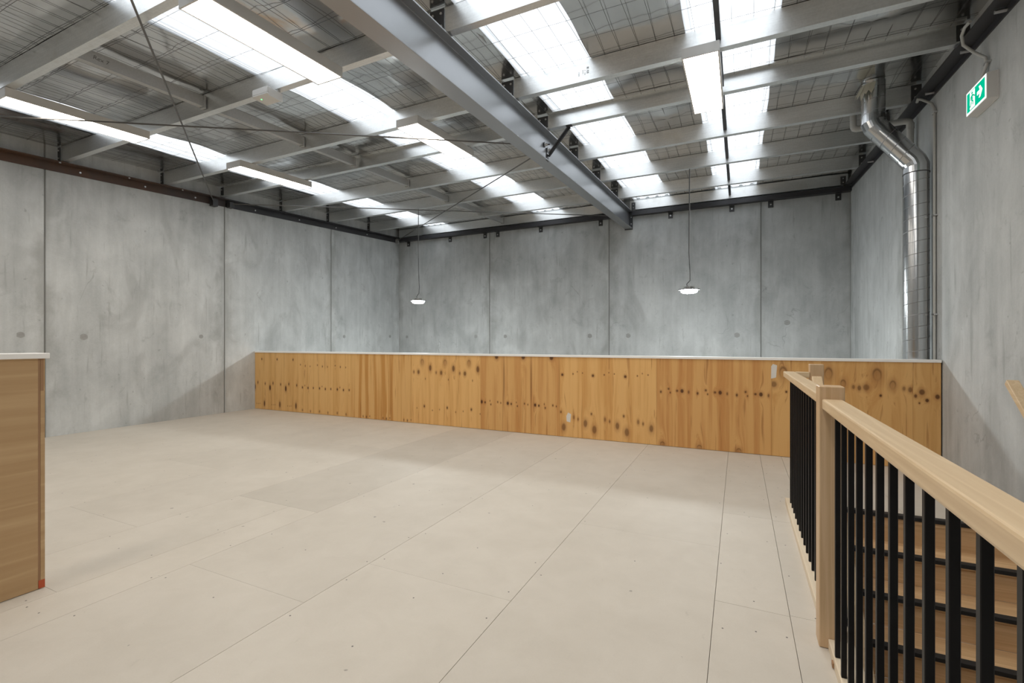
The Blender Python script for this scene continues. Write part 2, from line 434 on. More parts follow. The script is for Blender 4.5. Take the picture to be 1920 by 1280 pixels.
# ---- mezzanine floor: substrate with separate fibre-cement sheets
OX0, OY0, OY1 = .425, .25, 4.36      # stair opening
fb = MB()
fb.box(XL, OX0, YB, FLOORY, -.28, -.02).box(OX0, XR, YB, OY0, -.28, -.02).box(OX0, XR, OY1, FLOORY, -.28, -.02)
floor = struct(mk('floor', fb, M['floor_sub']))
XS = [XL, -7.35, -6.45, -5.57, -4.66, -3.73, -2.835, -1.915, -1.01, -.107, .215, OX0]
ENDS = {0: [2.2, 4.6], 1: [3.4], 2: [1.3, 4.9], 3: [3.0], 4: [1.82, 4.4], 5: [1.17, 2.555], 6: [1.645, 5.2], 7: [2.095],
        8: [-.6, 3.2], 9: [2.535, 3.862], 10: [2.545, 3.84]}
g = .0010; sn = MB()
def sheet(x0, x1, y0, y1, tint=1.0, ge=.0004):
    b = MB().box(x0+g, x1-g, y0+ge, y1-ge, -.02, 0)
    o = mk('floor_sheet', b, M['floor'], floor, bevel=.0006)
    o.color = (tint, tint, tint, 1)
    for xx in (x0+.035, (x0+x1)/2, x1-.035):
        y = y0 + .04
        while y < y1 - .02:
            if random.random() < .55:
                cx, cy = xx + random.uniform(-.02, .02), y + random.uniform(-.05, .05)
                cy = min(max(cy, y0+.02), y1-.02)
                if -8 < cx < .42 and .3 < cy < 5.9:
                    r = .0045; n = 6
                    sn.add([(cx+r*math.cos(2*math.pi*j/n), cy+r*math.sin(2*math.pi*j/n), .0006) for j in range(n)], [tuple(range(n))])
            y += .42
    return o
for i in range(len(XS)-1):
    ys = [YB] + ENDS[i] + [FLOORY]
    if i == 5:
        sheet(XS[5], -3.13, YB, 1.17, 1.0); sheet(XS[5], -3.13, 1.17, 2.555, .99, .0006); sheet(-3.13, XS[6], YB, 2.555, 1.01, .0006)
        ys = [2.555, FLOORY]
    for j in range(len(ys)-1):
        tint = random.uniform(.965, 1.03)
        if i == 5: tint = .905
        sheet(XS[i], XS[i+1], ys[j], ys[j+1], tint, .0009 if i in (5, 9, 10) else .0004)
for (x0, x1, y0, y1) in ((OX0, 1.1, OY1, FLOORY), (1.1, XR, OY1, FLOORY), (OX0, 1.1, YB, OY0), (1.1, XR, YB, OY0)):
    sheet(x0, x1, y0, y1, random.uniform(.97, 1.02))
tag(mk('screw_heads', sn, M['screw'], floor), kind='stuff')

# ---- roof: foil blanket strips, translucent sheets, safety mesh
ceil = struct(empty('ceiling', ((XL+XR)/2, YF/2, 4.1)))
edges = [XL] + [q for p in SKYL for q in p] + [XR]
random.seed(3)
ph = [random.uniform(0, 6.28) for _ in range(24)]
def sag(x, y):
    v = 0
    for i in range(8):
        a = ph[i]; k = 2.2 + i*1.7
        v += math.sin(k*x*math.cos(a) + k*y*math.sin(a)*.8 + ph[i+8]) / (1 + .45*i)
    return v
def bay_rise(y):
    for a, b in zip(PURLINS[:-1], PURLINS[1:]):
        if a <= y <= b:
            return math.sin(math.pi*(y-a)/(b-a))
    return .5
for k in range(0, len(edges), 2):
    x0, x1 = edges[k], edges[k+1]
    if k: x0 += .0
    nx = max(6, int((x1-x0)/.075)); ny = int((YF-YB)/.09)
    vs = []; fs = []
    for j in range(ny+1):
        y = YB + (YF-YB)*j/ny
        for i in range(nx+1):
            x = x0 + (x1-x0)*i/nx
            br = bay_rise(y)
            z = .203 + br*(.010*sag(x, y) + .016) + (.004*math.sin(x*42))*br
            if i in (0, nx):
                xx = x + (.006*math.sin(y*7+ph[k])*br if 0 < k+i/nx*1 < len(edges)-1 else 0)
            else: xx = x
            vs.append((xx, y, 3.54 + z))
    for j in range(ny):
        for i in range(nx):
            a = j*(nx+1)+i; fs.append((a, a+1, a+nx+2, a+nx+1))
    mk('foil_blanket', MB().add(vs, fs).shear(), M['foil'], ceil, smooth=True)
# ribbed metal roof sheeting above the foil (keeps daylight to the rooflights only)
for k in range(0, len(edges), 2):
    mk('roof_sheet', MB().box(edges[k]-.0, edges[k+1]+.0, YB, YF+.15, 3.54+.275, 3.54+.285).shear(), M['galv2'], ceil)
for n, (x0, x1) in enumerate(SKYL):
    prof = []; x = x0 - .06; P = .19
    while x < x1 + .06:
        prof += [(x, .238), (x+.10, .238), (x+.12, .268), (x+.155, .268), (x+.175, .238)]; x += P
    prof = [(min(px, x1+.08), pz) for px, pz in prof]
    vs = []; fs = []
    for yy in (YB, YF+.12):
        for (px, pz) in prof: vs.append((px, yy, 3.54+pz))
    m = len(prof)
    for i in range(m-1): fs.append((i, i+1, m+i+1, m+i))
    w = struct(mk('window_%d' % (n+1), MB().add(vs, fs).shear(), M['sky']))
    tag(w, 'ribbed translucent roof sheet, ' + ('nearest the left wall', 'second from the left wall', 'just right of the main steel beam', 'above the stairs side, nearest the right wall')[n], 'skylight')
wm = MB()
x = XL + .05; i = 0
while x < XR:
    pts = []
    for j in range(33):
        y = YB + (YF-YB)*j/32
        pts.append((x + .006*math.sin(y*1.7+i) + (.008*math.sin(y*3.1+i*2.1)), y, 3.54+.1995 - .004*abs(math.sin(y*2.3+i))))
    wm.tube(pts, .0018, 3, False); x += .155; i += 1
y = YB + .1; i = 0
while y < YF:
    pts = [(XL + (XR-XL)*j/40, y + .006*math.sin(j*.9+i), 3.54+.1975 - .004*abs(math.sin(j*1.3+i))) for j in range(41)]
    wm.tube(pts, .0018, 3, False); y += .305; i += 1
tag(mk('safety_mesh', wm.shear(), M['wire'], ceil), kind='stuff')

# ================================================================ STEEL FRAME
def bolts(lst, parent, d, r=.011, h=.009):
    """hex bolt heads at points, sticking out along d"""
    d = Vector(d)
    for p in lst:
        p = Vector(p)
        b = MB().tube([p, p + d*h], r, 6)
        mk('bolt', b, M['bolt'], parent)

BX = -2.128
bm_ = MB()
zb, zt = 3.161, 3.527
bm_.prism([(BX-.08, zb), (BX+.08, zb), (BX+.08, zb+.013), (BX+.005, zb+.013), (BX+.005, zt-.013), (BX+.08, zt-.013),
           (BX+.08, zt), (BX-.08, zt), (BX-.08, zt-.013), (BX-.005, zt-.013), (BX-.005, zb+.013), (BX-.08, zb+.013)], YB, YF-.012, 'y')
beam = mk('steel_beam', bm_.shear(), M['paint'], bevel=.002)
tag(beam, 'long grey painted I-beam running under the purlins to the far wall', 'beam')
mk('end_plate', MB().box(BX-.085, BX+.085, YF-.012, YF, zb-.02+S*YF, zt+S*YF), M['cleat'], beam)
bolts([(BX+.055, YF-.012, zb+.10+S*YF), (BX+.055, YF-.012, zb+.24+S*YF)], beam, (0, -1, 0), .013)
for y in PURLINS[:-1]:
    c = mk('cleat', MB().box(BX-.085, BX+.048, y-.010, y-.002, zp(y)-.013, zp(y)+.185), M['cleat'], beam)
    if y > 2: bolts([(BX+dx, y-.010, zp(y)+dz) for dx in (-.055, .022) for dz in (.045, .145)], c, (0, -1, 0))

def angle(name, prof, y0, y1, mat, label):
    o = mk(name, MB().prism(prof, y0, y1, 'y').shear(), mat)
    return tag(o, label, 'angle bar')
la = angle('wall_angle', [(XL, 3.405), (XL+.012, 3.405), (XL+.012, 3.518), (XL+.125, 3.518), (XL+.125, 3.53), (XL, 3.53)], YB, 5.42,
           M['rust'], 'rust-brown steel angle bolted along the near part of the left wall top')
lb = angle('wall_angle', [(XL, 3.405), (XL+.012, 3.405), (XL+.012, 3.518), (XL+.125, 3.518), (XL+.125, 3.53), (XL, 3.53)], 5.43, YF-.13,
           M['dark'], 'dark steel angle along the left wall top beside the far corner')
ra = angle('wall_angle', [(XR, 3.465), (XR-.012, 3.465), (XR-.012, 3.518), (XR-.125, 3.518), (XR-.125, 3.53), (XR, 3.53)], YB, YF-.13,
           M['dark'], 'dark steel angle along the top of the right wall above the duct')
for y in PURLINS[2:-1]:
    par = la if y < 5.42 else lb
    c = mk('cleat', MB().box(XL+.015, XL+.085, y-.010, y-.002, zp(y)-.010, zp(y)+.185), M['cleat'], par)
    bolts([(XL+.045, y-.010, zp(y)+dz) for dz in (.04, .145)], c, (0, -1, 0))
    c = mk('cleat', MB().box(XR-.11, XR-.02, y-.010, y-.002, zp(y)-.010, zp(y)+.185), M['cleat'], ra)
    bolts([(XR-.075, y-.010, zp(y)+dz) for dz in (.05, .14)], c, (0, -1, 0))
for y in (1.6, 2.35, 3.35, 4.15, 4.9):
    bolts([(XL+.012, y, 3.455+S*y)], la, (1, 0, 0), .013, .02)
    bolts([(XL+.11, y-.25, 3.518+S*(y-.25))], la, (0, 0, -1), .012, .014)
for y in (6.0, 7.0, 8.0, 9.0): bolts([(XL+.012, y, 3.455+S*y)], lb, (1, 0, 0), .013, .02)
for y in (4.3, 4.75, 5.35, 6.2, 7.4, 8.6): bolts([(XR-.012, y, 3.49+S*y)], ra, (-1, 0, 0), .013, .07)
# far wall channels, left and right of the main beam, on angle clips
ZC = 3.945
def channel(x0, x1, clips, label):
    b = MB().prism([(YF, ZC), (YF-.125, ZC), (YF-.125, ZC+.085), (YF-.115, ZC+.085), (YF-.115, ZC+.01), (YF, ZC+.01)], x0, x1, 'x')
    o = tag(mk('wall_channel', b, M['dark']), label, 'channel')
    for x in clips:
        c = mk('clip', MB().box(x-.045, x+.045, YF-.012, YF-.001, ZC-.125, ZC).box(x-.045, x+.045, YF-.1, YF-.012, ZC-.012, ZC), M['cleat'], o)
        bolts([(x, YF-.012, ZC-.07)], c, (0, -1, 0), .016, .012)
    return o
channel(XL+.005, BX-.09, [-7.98, -6.66, -5.64, -5.29, -4.16, -2.74], 'dark steel channel across the far wall left of the main beam')
channel(BX+.09, XR-.005, [-1.27, -.12, .55, 1.62], 'dark steel channel across the far wall right of the main beam')

# ---- purlins: C-sections, web facing the camera, one per bay
NTH = {0: 'eighth', 1: 'seventh', 2: 'sixth', 3: 'fifth', 4: 'fourth', 5: 'third', 6: 'second', 7: 'first', 8: None}
PUR = {}
def purlin(i, side):
    y = PURLINS[i]; z0 = zp(y); z1 = z0 + .2
    if side == 'L': x0, x1 = XL+.088, BX-.088
    else: x0, x1 = BX+.006, XR-.06
    if side == 'R': x0 = BX+.05
    f = 1 if i != 4 else -1
    yy = y if f == 1 else y + .0
    t = .003; w = .068; l = .016
    prof = [(yy, z0), (yy+f*w, z0), (yy+f*w, z0+l), (yy+f*(w-t), z0+l), (yy+f*(w-t), z0+t), (yy+f*t, z0+t),
            (yy+f*t, z1-t), (yy+f*(w-t), z1-t), (yy+f*(w-t), z1-l), (yy+f*w, z1-l), (yy+f*w, z1), (yy, z1)]
    if f == -1: prof = [(p+.0, q) for p, q in prof]
    o = mk('roof_purlin', MB().prism(prof, x0, x1, 'x'), M['galv'])
    where = 'left of the main beam' if side == 'L' else 'right of the main beam'
    if i == 8: lab = 'galvanised end purlin against the far wall, %s' % where
    else: lab = 'galvanised purlin %s, %s back from the far wall one' % (where, NTH[i])
    tag(o, lab, 'purlin', 'purlins ' + where)
    PUR[(i, side)] = o
    return o
for i in range(1, 9):
    for s_ in 'LR':
        if (i, s_) != (1, 'R'): purlin(i, s_)
# last one has an end plate each side of the beam
for x in (BX+.12, XR-.13):
    c = mk('end_cleat', MB().box(x-.04, x+.04, PURLINS[8]-.009, PURLINS[8]-.001, zp(PURLINS[8])+.005, zp(PURLINS[8])+.15), M['cleat'], PUR[(8, 'R')])
    bolts([(x, PURLINS[8]-.009, zp(PURLINS[8])+dz) for dz in (.04, .11)], c, (0, -1, 0))
# printed stamp on the purlin by the beam
y = PURLINS[3]; st = MB()
for k, (x, wd, n) in enumerate(((-1.385, .012, 9), (-1.345, .007, 12), (-1.325, .007, 12), (-1.298, .022, 18))):
    zz = zp(y) + .058
    for j in range(n):
        h_ = .0042
        if random.random() < .8: st.box(x-wd/2, x+wd/2, y-.0006, y, zz, zz+h_*.6)
        zz += h_
tag(mk('printed_stamp', st, M['ink'], PUR[(3, 'R')]), kind='stuff')

# ---- bridging between the purlins
ORD = {2: 'over the half wall, nearest', 3: 'next to nearest', 4: 'third', 5: 'fourth', 6: 'fifth', 7: 'farthest'}
def bridging(x, i, side):
    ya, yb = PURLINS[i], PURLINS[i+1]
    y0, y1 = ya + .012, yb - .004
    if i == 4: y0 = ya + .006
    if i == 3: y1 = yb - .072
    if side == 'L':
        pr = [(x-.03, 3.59), (x+.03, 3.59), (x+.03, 3.70), (x-.03, 3.70), (x-.03, 3.688), (x+.027, 3.688), (x+.027, 3.602), (x-.03, 3.602)]
        o = mk('purlin_bridging', MB().prism(pr, y0, y1, 'y').shear(), M['galv2'])
        for yy, nm in ((y1-.03, 1),):
            mk('end_clip', MB().box(x-.034, x+.036, yy, yy+.028, 3.575+S*yy, 3.71+S*yy), M['galv2'], o, bevel=.002)
        lab = 'grey bridging channel between left bay purlins, %s' % {1: 'cut off by the top left corner', 2: 'with handwriting, above the near rod crossing', 3: 'just past the rod crossing', 4: 'above the third light from the left', 5: 'fourth from the far wall end', 6: 'second from the far wall end', 7: 'last one before the far wall'}[i]
    else:
        pr = [(x-.02, 3.60), (x+.02, 3.60), (x+.02, 3.68), (x+.016, 3.68), (x+.016, 3.604), (x-.02, 3.604)]
        o = mk('purlin_bridging', MB().prism(pr, y0, y1, 'y').shear(), M['dark'])
        lab = 'dark bridging strip crossing the right skylight, %s' % {2: 'before the nearest purlin', 3: 'above the single panel light', 4: 'hidden behind the panel light', 5: 'fourth from the far wall', 6: 'second from the far wall', 7: 'last bay by the far wall'}[i]
    tag(o, lab, 'bridging', 'purlin bridging ' + ('left' if side == 'L' else 'right'))
    return o
br = {}
for i in range(1, 8): br[i] = bridging(-5.11, i, 'L')
for i in range(2, 8): bridging(-.155, i, 'R')
# marker writing on one bridging channel
tc = bpy.data.curves.new('marker_text', 'FONT'); tc.body = 'Rex 7'; tc.size = .05; tc.extrude = .0004; tc.shear = .15
to = bpy.data.objects.new('tmp_text', tc); COL.objects.link(to)
bpy.context.view_layer.update()
tm = bpy.data.meshes.new_from_object(to.evaluated_get(bpy.context.evaluated_depsgraph_get()))
bpy.data.objects.remove(to); bpy.data.curves.remove(tc)
tm.name = 'handwriting'; tm.materials.append(M['ink'])
ho = bpy.data.objects.new('handwriting', tm)
YW = 2.34; link(ho, (-5.0795, 2.14, 3.632+S*2.14), br[2]); ho.rotation_euler = (R(90), 0, R(90))

# ---- bracing rods
def rod(p, q, label, r=.0085):
    p = Vector(p); q = Vector(q)
    o = mk('brace_rod', MB().tube([p, q], r, 8), M['rodm'], smooth=True)
    tag(o, label, 'brace rod', 'roof brace rods')
    return o
r1 = rod((XL+.09, 5.16, 3.72), (BX-.006, .626, 3.47), 'steel brace rod rising from the left wall bracket to the top edge')
r2 = rod((XL+.06, .95, 3.50), (BX-.006, 5.35, 3.655), 'steel brace rod crossing under two panel lights to the main beam')
r3 = rod((BX-.006, 5.46, 3.665), (XL+.10, 10.08, 3.975), 'steel brace rod from the main beam down to the far left corner')
r4 = rod((XL+.06, 5.46, 3.742), (BX-.006, 10.12, 3.93), 'steel brace rod running low from the left wall to the beam end at far wall')
def lug(p, sx, sy, sz, par, mat='cleat', name='lug'):
    return mk(name, MB().box(p[0]-sx/2, p[0]+sx/2, p[1]-sy/2, p[1]+sy/2, p[2]-sz/2, p[2]+sz/2), M[mat], par, bevel=.003)
lug((XL+.075, 5.18, 3.69), .10, .09, .13, r1); lug((XL+.075, 5.48, 3.72), .10, .08, .10, r4)
lug((XL+.06, 10.11, 3.95), .09, .06, .12, r3, 'galv2')
for o_, yy, zz in ((r2, 5.33, 3.655), (r3, 5.43, 3.625)):
    c = mk('rod_end', MB().tube([(BX-.005, yy, zz), (BX+.07, yy+.03, zz+.005)], .009, 8), M['rust'], o_)
    mk('washer', MB().tube([(BX+.006, yy, zz), (BX+.022, yy+.006, zz)], .032, 12), M['bolt'], o_, bevel=.003)
    mk('nut', MB().tube([(BX+.022, yy+.006, zz), (BX+.044, yy+.015, zz)], .019, 6), M['bolt'], o_)
# fly brace
p, q = Vector((BX+.078, 5.28, 3.485)), Vector((-1.81, 5.345, 3.815))
d = (q-p).normalized()
fbr = mk('fly_brace', MB().beam(p, q, .045, .006, (0, 1, 0)).beam(p + Vector((0, -.02, 0)), q + Vector((0, -.02, 0)), .006, .045, (0, 1, 0)), M['cleat'])
tag(fbr, 'short dark diagonal strut from the main beam flange to a purlin', 'brace')
lug((BX+.068, 5.27, 3.47), .012, .07, .09, fbr, 'cleat', 'foot_plate'); lug((-1.80, 5.315, 3.812), .07, .06, .008, fbr, 'cleat', 'head_plate')
bolts([(BX+.085, 5.252, 3.50)], fbr, (.4, -1, 0), .012)

# ================================================================ LIGHTS
def panel_light(xc, y0, y1, label, group=None):
    w = .148; z0 = 3.452; z1 = 3.536
    root = empty('panel_light', (xc, (y0+y1)/2, z0 + S*(y0+y1)/2))
    tag(root, label, 'light', group or 'panel lights under the purlins')
    h_ = MB().box(xc-w, xc+w, y0, y1, z0+.004, z1)
    mk('housing', h_.shear(), M['white'], root, bevel=.002)
    fr = MB()
    fr.box(xc-w, xc-w+.013, y0, y1, z0-.003, z0+.006).box(xc+w-.013, xc+w, y0, y1, z0-.003, z0+.006)
    fr.box(xc-w+.013, xc+w-.013, y0, y0+.013, z0-.003, z0+.006).box(xc-w+.013, xc+w-.013, y1-.013, y1, z0-.003, z0+.006)
    mk('frame', fr.shear(), M['white'], root)
    mk('diffuser', MB().add([(xc-w+.013, y0+.013, z0), (xc-w+.013, y1-.013, z0), (xc+w-.013, y1-.013, z0), (xc+w-.013, y0+.013, z0)], [(0, 1, 2, 3)]).shear(), M['lamp'], root)
    return root
panel_light(-3.305, 1.93, 3.125, 'large white panel light nearest the camera at the top edge')
panel_light(-6.27, 1.92, 3.115, 'white panel light cut off by the left edge of the picture')
panel_light(-6.27, 4.21, 5.41, 'white panel light nearest the left wall bracket, behind the rods')
panel_light(-3.315, 4.22, 5.43, 'white panel light just left of the main beam')
panel_light(-.29, 4.24, 5.47, 'single white panel light on the right of the main beam')
panel_light(-.29, 1.93, 3.13, 'white panel light overhead near the stairs, above the picture edge')
for xx, lb in ((-.29, 'nearest the right wall'), (-3.305, 'in the middle'), (-6.27, 'nearest the left wall')):  # unseen fixtures added to brighten the room, repeating the pattern of the visible ones
    panel_light(xx, -.6, .6, 'unseen white panel light added behind the viewpoint, ' + lb, 'unseen panel lights added behind the viewpoint')

def high_bay(x, y, z, zt_, label, kink):
    root = empty('high_bay_light', (x, y, z)); tag(root, label, 'pendant light', 'high bay pendants over the void')
    mk('flange', MB().lathe([(.125, .040), (.158, .044), (.158, .054), (.085, .060)], (x, y, z), 24), M['cleat'], root, smooth=True)
    mk('lens', MB().lathe([(.03, -.006), (.09, .0), (.118, .016), (.122, .042)], (x, y, z), 24), M['bay'], root, smooth=True)
    hs = MB().lathe([(.05, .056), (.05, .10), (.03, .104)], (x, y, z), 16)
    for j in range(14):
        a = 2*math.pi*j/14
        hs.beam((x+.048*math.cos(a), y+.048*math.sin(a), z+.078), (x+.082*math.cos(a), y+.082*math.sin(a), z+.076), .006, .042)
    mk('heat_sink', hs, M['galv2'], root)
    hk = MB().tube([(x, y, z+.10)] + [(x+.018*math.sin(t), y, z+.13-.018*math.cos(t)) for t in [i*.6 for i in range(0, 10)]], .0035, 6)
    mk('hook', hk, M['bolt'], root)
    pts = [(x-.03, y, z+.10), (x-.035, y, z+.14)] + [(x+a, y, z+b) for a, b in kink] + [(x+.004, y, zt_)]
    mk('cable', MB().tube(pts, .0055, 6), M['cleat'], root, smooth=True)
    ch = MB().tube([(x+.006, y, z+.15), (x+.012, y, zt_)], .003, 5)
    mk('chain', ch, M['galv2'], root)
high_bay(-5.82, 7.775, 2.045, zp(7.775)-.001, 'high bay pendant lamp hanging near the far left corner', [(.02, .20), (.03, .32), (.012, .6), (.0, 1.2)])
high_bay(-.69, 7.775, 2.025, zp(7.775)-.001, 'high bay pendant lamp hanging right of the main beam, nearer the duct', [(.012, .19), (.012, .30), (-.004, .62), (.0, 1.2)])

em = empty('emergency_light', (-4.09, 3.09, 3.60)); tag(em, 'small white emergency light box with a green dot under a purlin', 'emergency light')
mk('body', MB().box(-4.195, -3.985, 3.005, 3.165, 3.615, 3.675), M['white'], em, bevel=.004)
mk('cover', MB().box(-4.197, -3.983, 3.003, 3.167, 3.60, 3.615), M['white'], em, bevel=.003)
mk('mounting_plate', MB().box(-3.985, -3.98, 3.02, 3.17, 3.59, 3.665), M['white'], em)
mk('bracket', MB().box(-4.06, -4.00, 3.13, 3.16, 3.674, zp(3.12)), M['galv2'], em)
mk('indicator', MB().lathe([(.006, -.002), (.006, .001)], (-4.135, 3.06, 3.60), 8), M['led'], em)

# ================================================================ EXIT SIGN, PIPES, DUCT ON THE RIGHT WALL
ex = empty('exit_sign', (1.77, 5.07, 3.155)); tag(ex, 'lit green running-man exit sign with arrow on right wall', 'exit sign')
mk('housing', MB().prism([(1.735, 3.165), (1.735, 3.362), (1.80, 3.372), (1.80, 3.155)], 4.90, 5.262, 'y'), M['white'], ex, bevel=.003)
mk('back_plate', MB().box(1.798, 1.806, 4.893, 5.268, 3.150, 3.368), M['white'], ex)
mk('diffuser', MB().box(1.7325, 1.7352, 4.906, 5.256, 3.170, 3.357), M['signw'], ex)
XF = 1.7320
def flat(pts, x=XF, th=.0012):                 # pts (u,v): u left to right across the face, v up
    pr = [(5.256-u, 3.170+v) for u, v in pts]; return MB().prism(pr, x-th, x+.0008, 'x')
mk('green_panel', flat([(.018, .016), (.332, .016), (.332, .171), (.018, .171)]), M['signg'], ex)
X2 = XF-.0012
def wht(name, pts): return mk(name, flat(pts, X2), M['signw'], ex)
wht('doorway', [(.075, .022), (.165, .022), (.165, .165), (.075, .165)])
wht('arrow', [(.205, .082), (.252, .082), (.235, .050), (.262, .050), (.298, .096), (.262, .142), (.235, .142), (.252, .110), (.205, .110)])
X3 = X2-.0012
man = MB()
def mp(pts): 
    b_ = flat(pts, X3); man.add(b_.v, b_.f)
mp([(.118+.011*math.cos(a), .146+.011*math.sin(a)) for a in [i*math.pi/5 for i in range(10)]])
mp([(.104, .128), (.122, .134), (.130, .095), (.116, .082), (.102, .090)])
mp([(.122, .134), (.150, .122), (.168, .108), (.164, .100), (.145, .112), (.124, .120)])
mp([(.104, .128), (.088, .118), (.084, .096), (.092, .094), (.096, .110), (.106, .116)])
mp([(.118, .092), (.140, .078), (.136, .046), (.128, .046), (.128, .072), (.112, .082)])
mp([(.104, .092), (.108, .066), (.090, .044), (.070, .040), (.070, .048), (.086, .053), (.096, .070)])
mk('running_figure', man, M['signg'], ex)
fl = mk('flexible_conduit', MB().tube([(1.655, 4.95, 3.81), (1.648, 5.03, 3.812), (1.652, 5.10, 3.785), (1.672, 5.13, 3.72), (1.74, 5.13, 3.64), (1.785, 5.06, 3.55), (1.79, 5.05, 3.49), (1.78, 5.10, 3.42), (1.768, 5.13, 3.372)], .012, 10), M['pvc'], smooth=True)
tag(fl, 'curved grey flexible conduit feeding the exit sign', 'conduit')
mk('saddle', MB().box(1.775, 1.806, 5.015, 5.085, 3.495, 3.507), M['bolt'], fl)
cd = mk('conduit', MB().tube([(1.789, 6.17, ZLOW), (1.789, 6.17, 3.63), (1.775, 6.20, 3.70), (1.72, 6.30, 3.80), (1.70, 6.33, 3.82), (1.70, 6.36, 3.80)], .013, 10), M['pvc'], smooth=True)
tag(cd, 'thin vertical grey conduit clipped to the wall beside the duct', 'conduit')
for z in (3.59, 2.55, 1.55): mk('saddle', MB().box(1.774, 1.806, 6.135, 6.205, z-.007, z+.007), M['bolt'], cd)
pv = mk('vent_pipe', MB().tube([(1.216, 6.75, 3.93), (1.216, 6.75, 3.80), (1.225, 6.75, 3.775), (1.25, 6.75, 3.765), (1.70, 6.75, 3.765), (1.735, 6.75, 3.755), (1.745, 6.75, 3.72), (1.745, 6.75, ZLOW)], .034, 14), M['pvc'], smooth=True)
tag(pv, 'grey plastic pipe with a cranked top running down behind the duct', 'pipe')
for z in (3.70, 2.6): mk('coupling', MB().tube([(1.745, 6.75, z-.03), (1.745, 6.75, z+.03)], .038, 14), M['pvc'], pv, smooth=True)

dr = .107
du = empty('spiral_duct', (1.666, 6.258, ZLOW)); tag(du, 'shiny spiral metal duct bending up the right wall to the roof', 'duct')
A, B_, C_, D_ = Vector((1.666, 6.258, ZLOW)), Vector((1.666, 6.258, 3.125)), Vector((1.31, 6.295, 3.61)), Vector((1.31, 6.295, 4.067))
u = (C_-B_).normalized()
mk('lower_duct', MB().tube([A, B_ - Vector((0, 0, .10))], dr, 32), M['duct'], du, smooth=True)
mk('elbow', MB().tube([B_ - Vector((0, 0, .105)), B_ - Vector((0, 0, .03)), B_ + u*.035, B_ + u*.11], dr+.002, 32), M['duct'], du, smooth=False)
mk('offset_duct', MB().tube([B_ + u*.105, C_ - u*.105], dr, 32), M['duct'], du, smooth=True)
mk('elbow', MB().tube([C_ - u*.11, C_ - u*.035, C_ + Vector((0, 0, .03)), C_ + Vector((0, 0, .105))], dr+.002, 32), M['duct'], du, smooth=False)
mk('upper_duct', MB().tube([C_ + Vector((0, 0, .10)), D_], dr, 32), M['duct'], du, smooth=True)
def seam(p, q, r, pitch, tilt=0):
    p = Vector(p); q = Vector(q); d = (q-p); L = d.length; d.normalize()
    a = d.cross(Vector((0, 1, .1))).normalized(); b = d.cross(a); n = int(L/pitch*20); pts = []
    for i in range(n+1):
        s = i/n*L; an = 2*math.pi*s/pitch; pts.append(p + d*s + (a*math.cos(an) + b*math.sin(an))*r)
    mk('spiral_seam', MB().tube(pts, .0032, 4), M['seam'], du)
seam((1.666, 6.258, .9), B_ - Vector((0, 0, .10)), dr, .125); seam(B_ + u*.11, C_ - u*.105, dr, .125); seam(C_ + Vector((0, 0, .10)), D_, dr, .125)
for zc in (B_.z-.105,):
    mk('collar', MB().tube([(1.666, 6.258, zc-.004), (1.666, 6.258, zc+.004)], dr+.005, 32), M['cleat'], du)
mk('collar', MB().tube([C_ + Vector((0, 0, .10)), C_ + Vector((0, 0, .106))], dr+.005, 32), M['duct'], du)
fls = MB()
random.seed(11)
for k in range(5):
    an = math.pi*1.05 + k*.28; r0 = dr+.006
    c0 = Vector((1.31, 6.295, 4.03)); e = Vector((math.cos(an), math.sin(an), 0)); s_ = Vector((-math.sin(an), math.cos(an), 0))
    h_ = random.uniform(.08, .20)
    fls.add([c0+e*r0-s_*.03, c0+e*r0+s_*.035, c0+e*(r0+.03)+s_*.025-Vector((0, 0, h_*.5)), c0+e*(r0+.06)+s_*.0-Vector((0, 0, h_)), c0+e*(r0+.035)-s_*.03-Vector((0, 0, h_*.55))], [(0, 1, 2, 3, 4)])
mk('peeling_tape', fls, M['tape'], du)

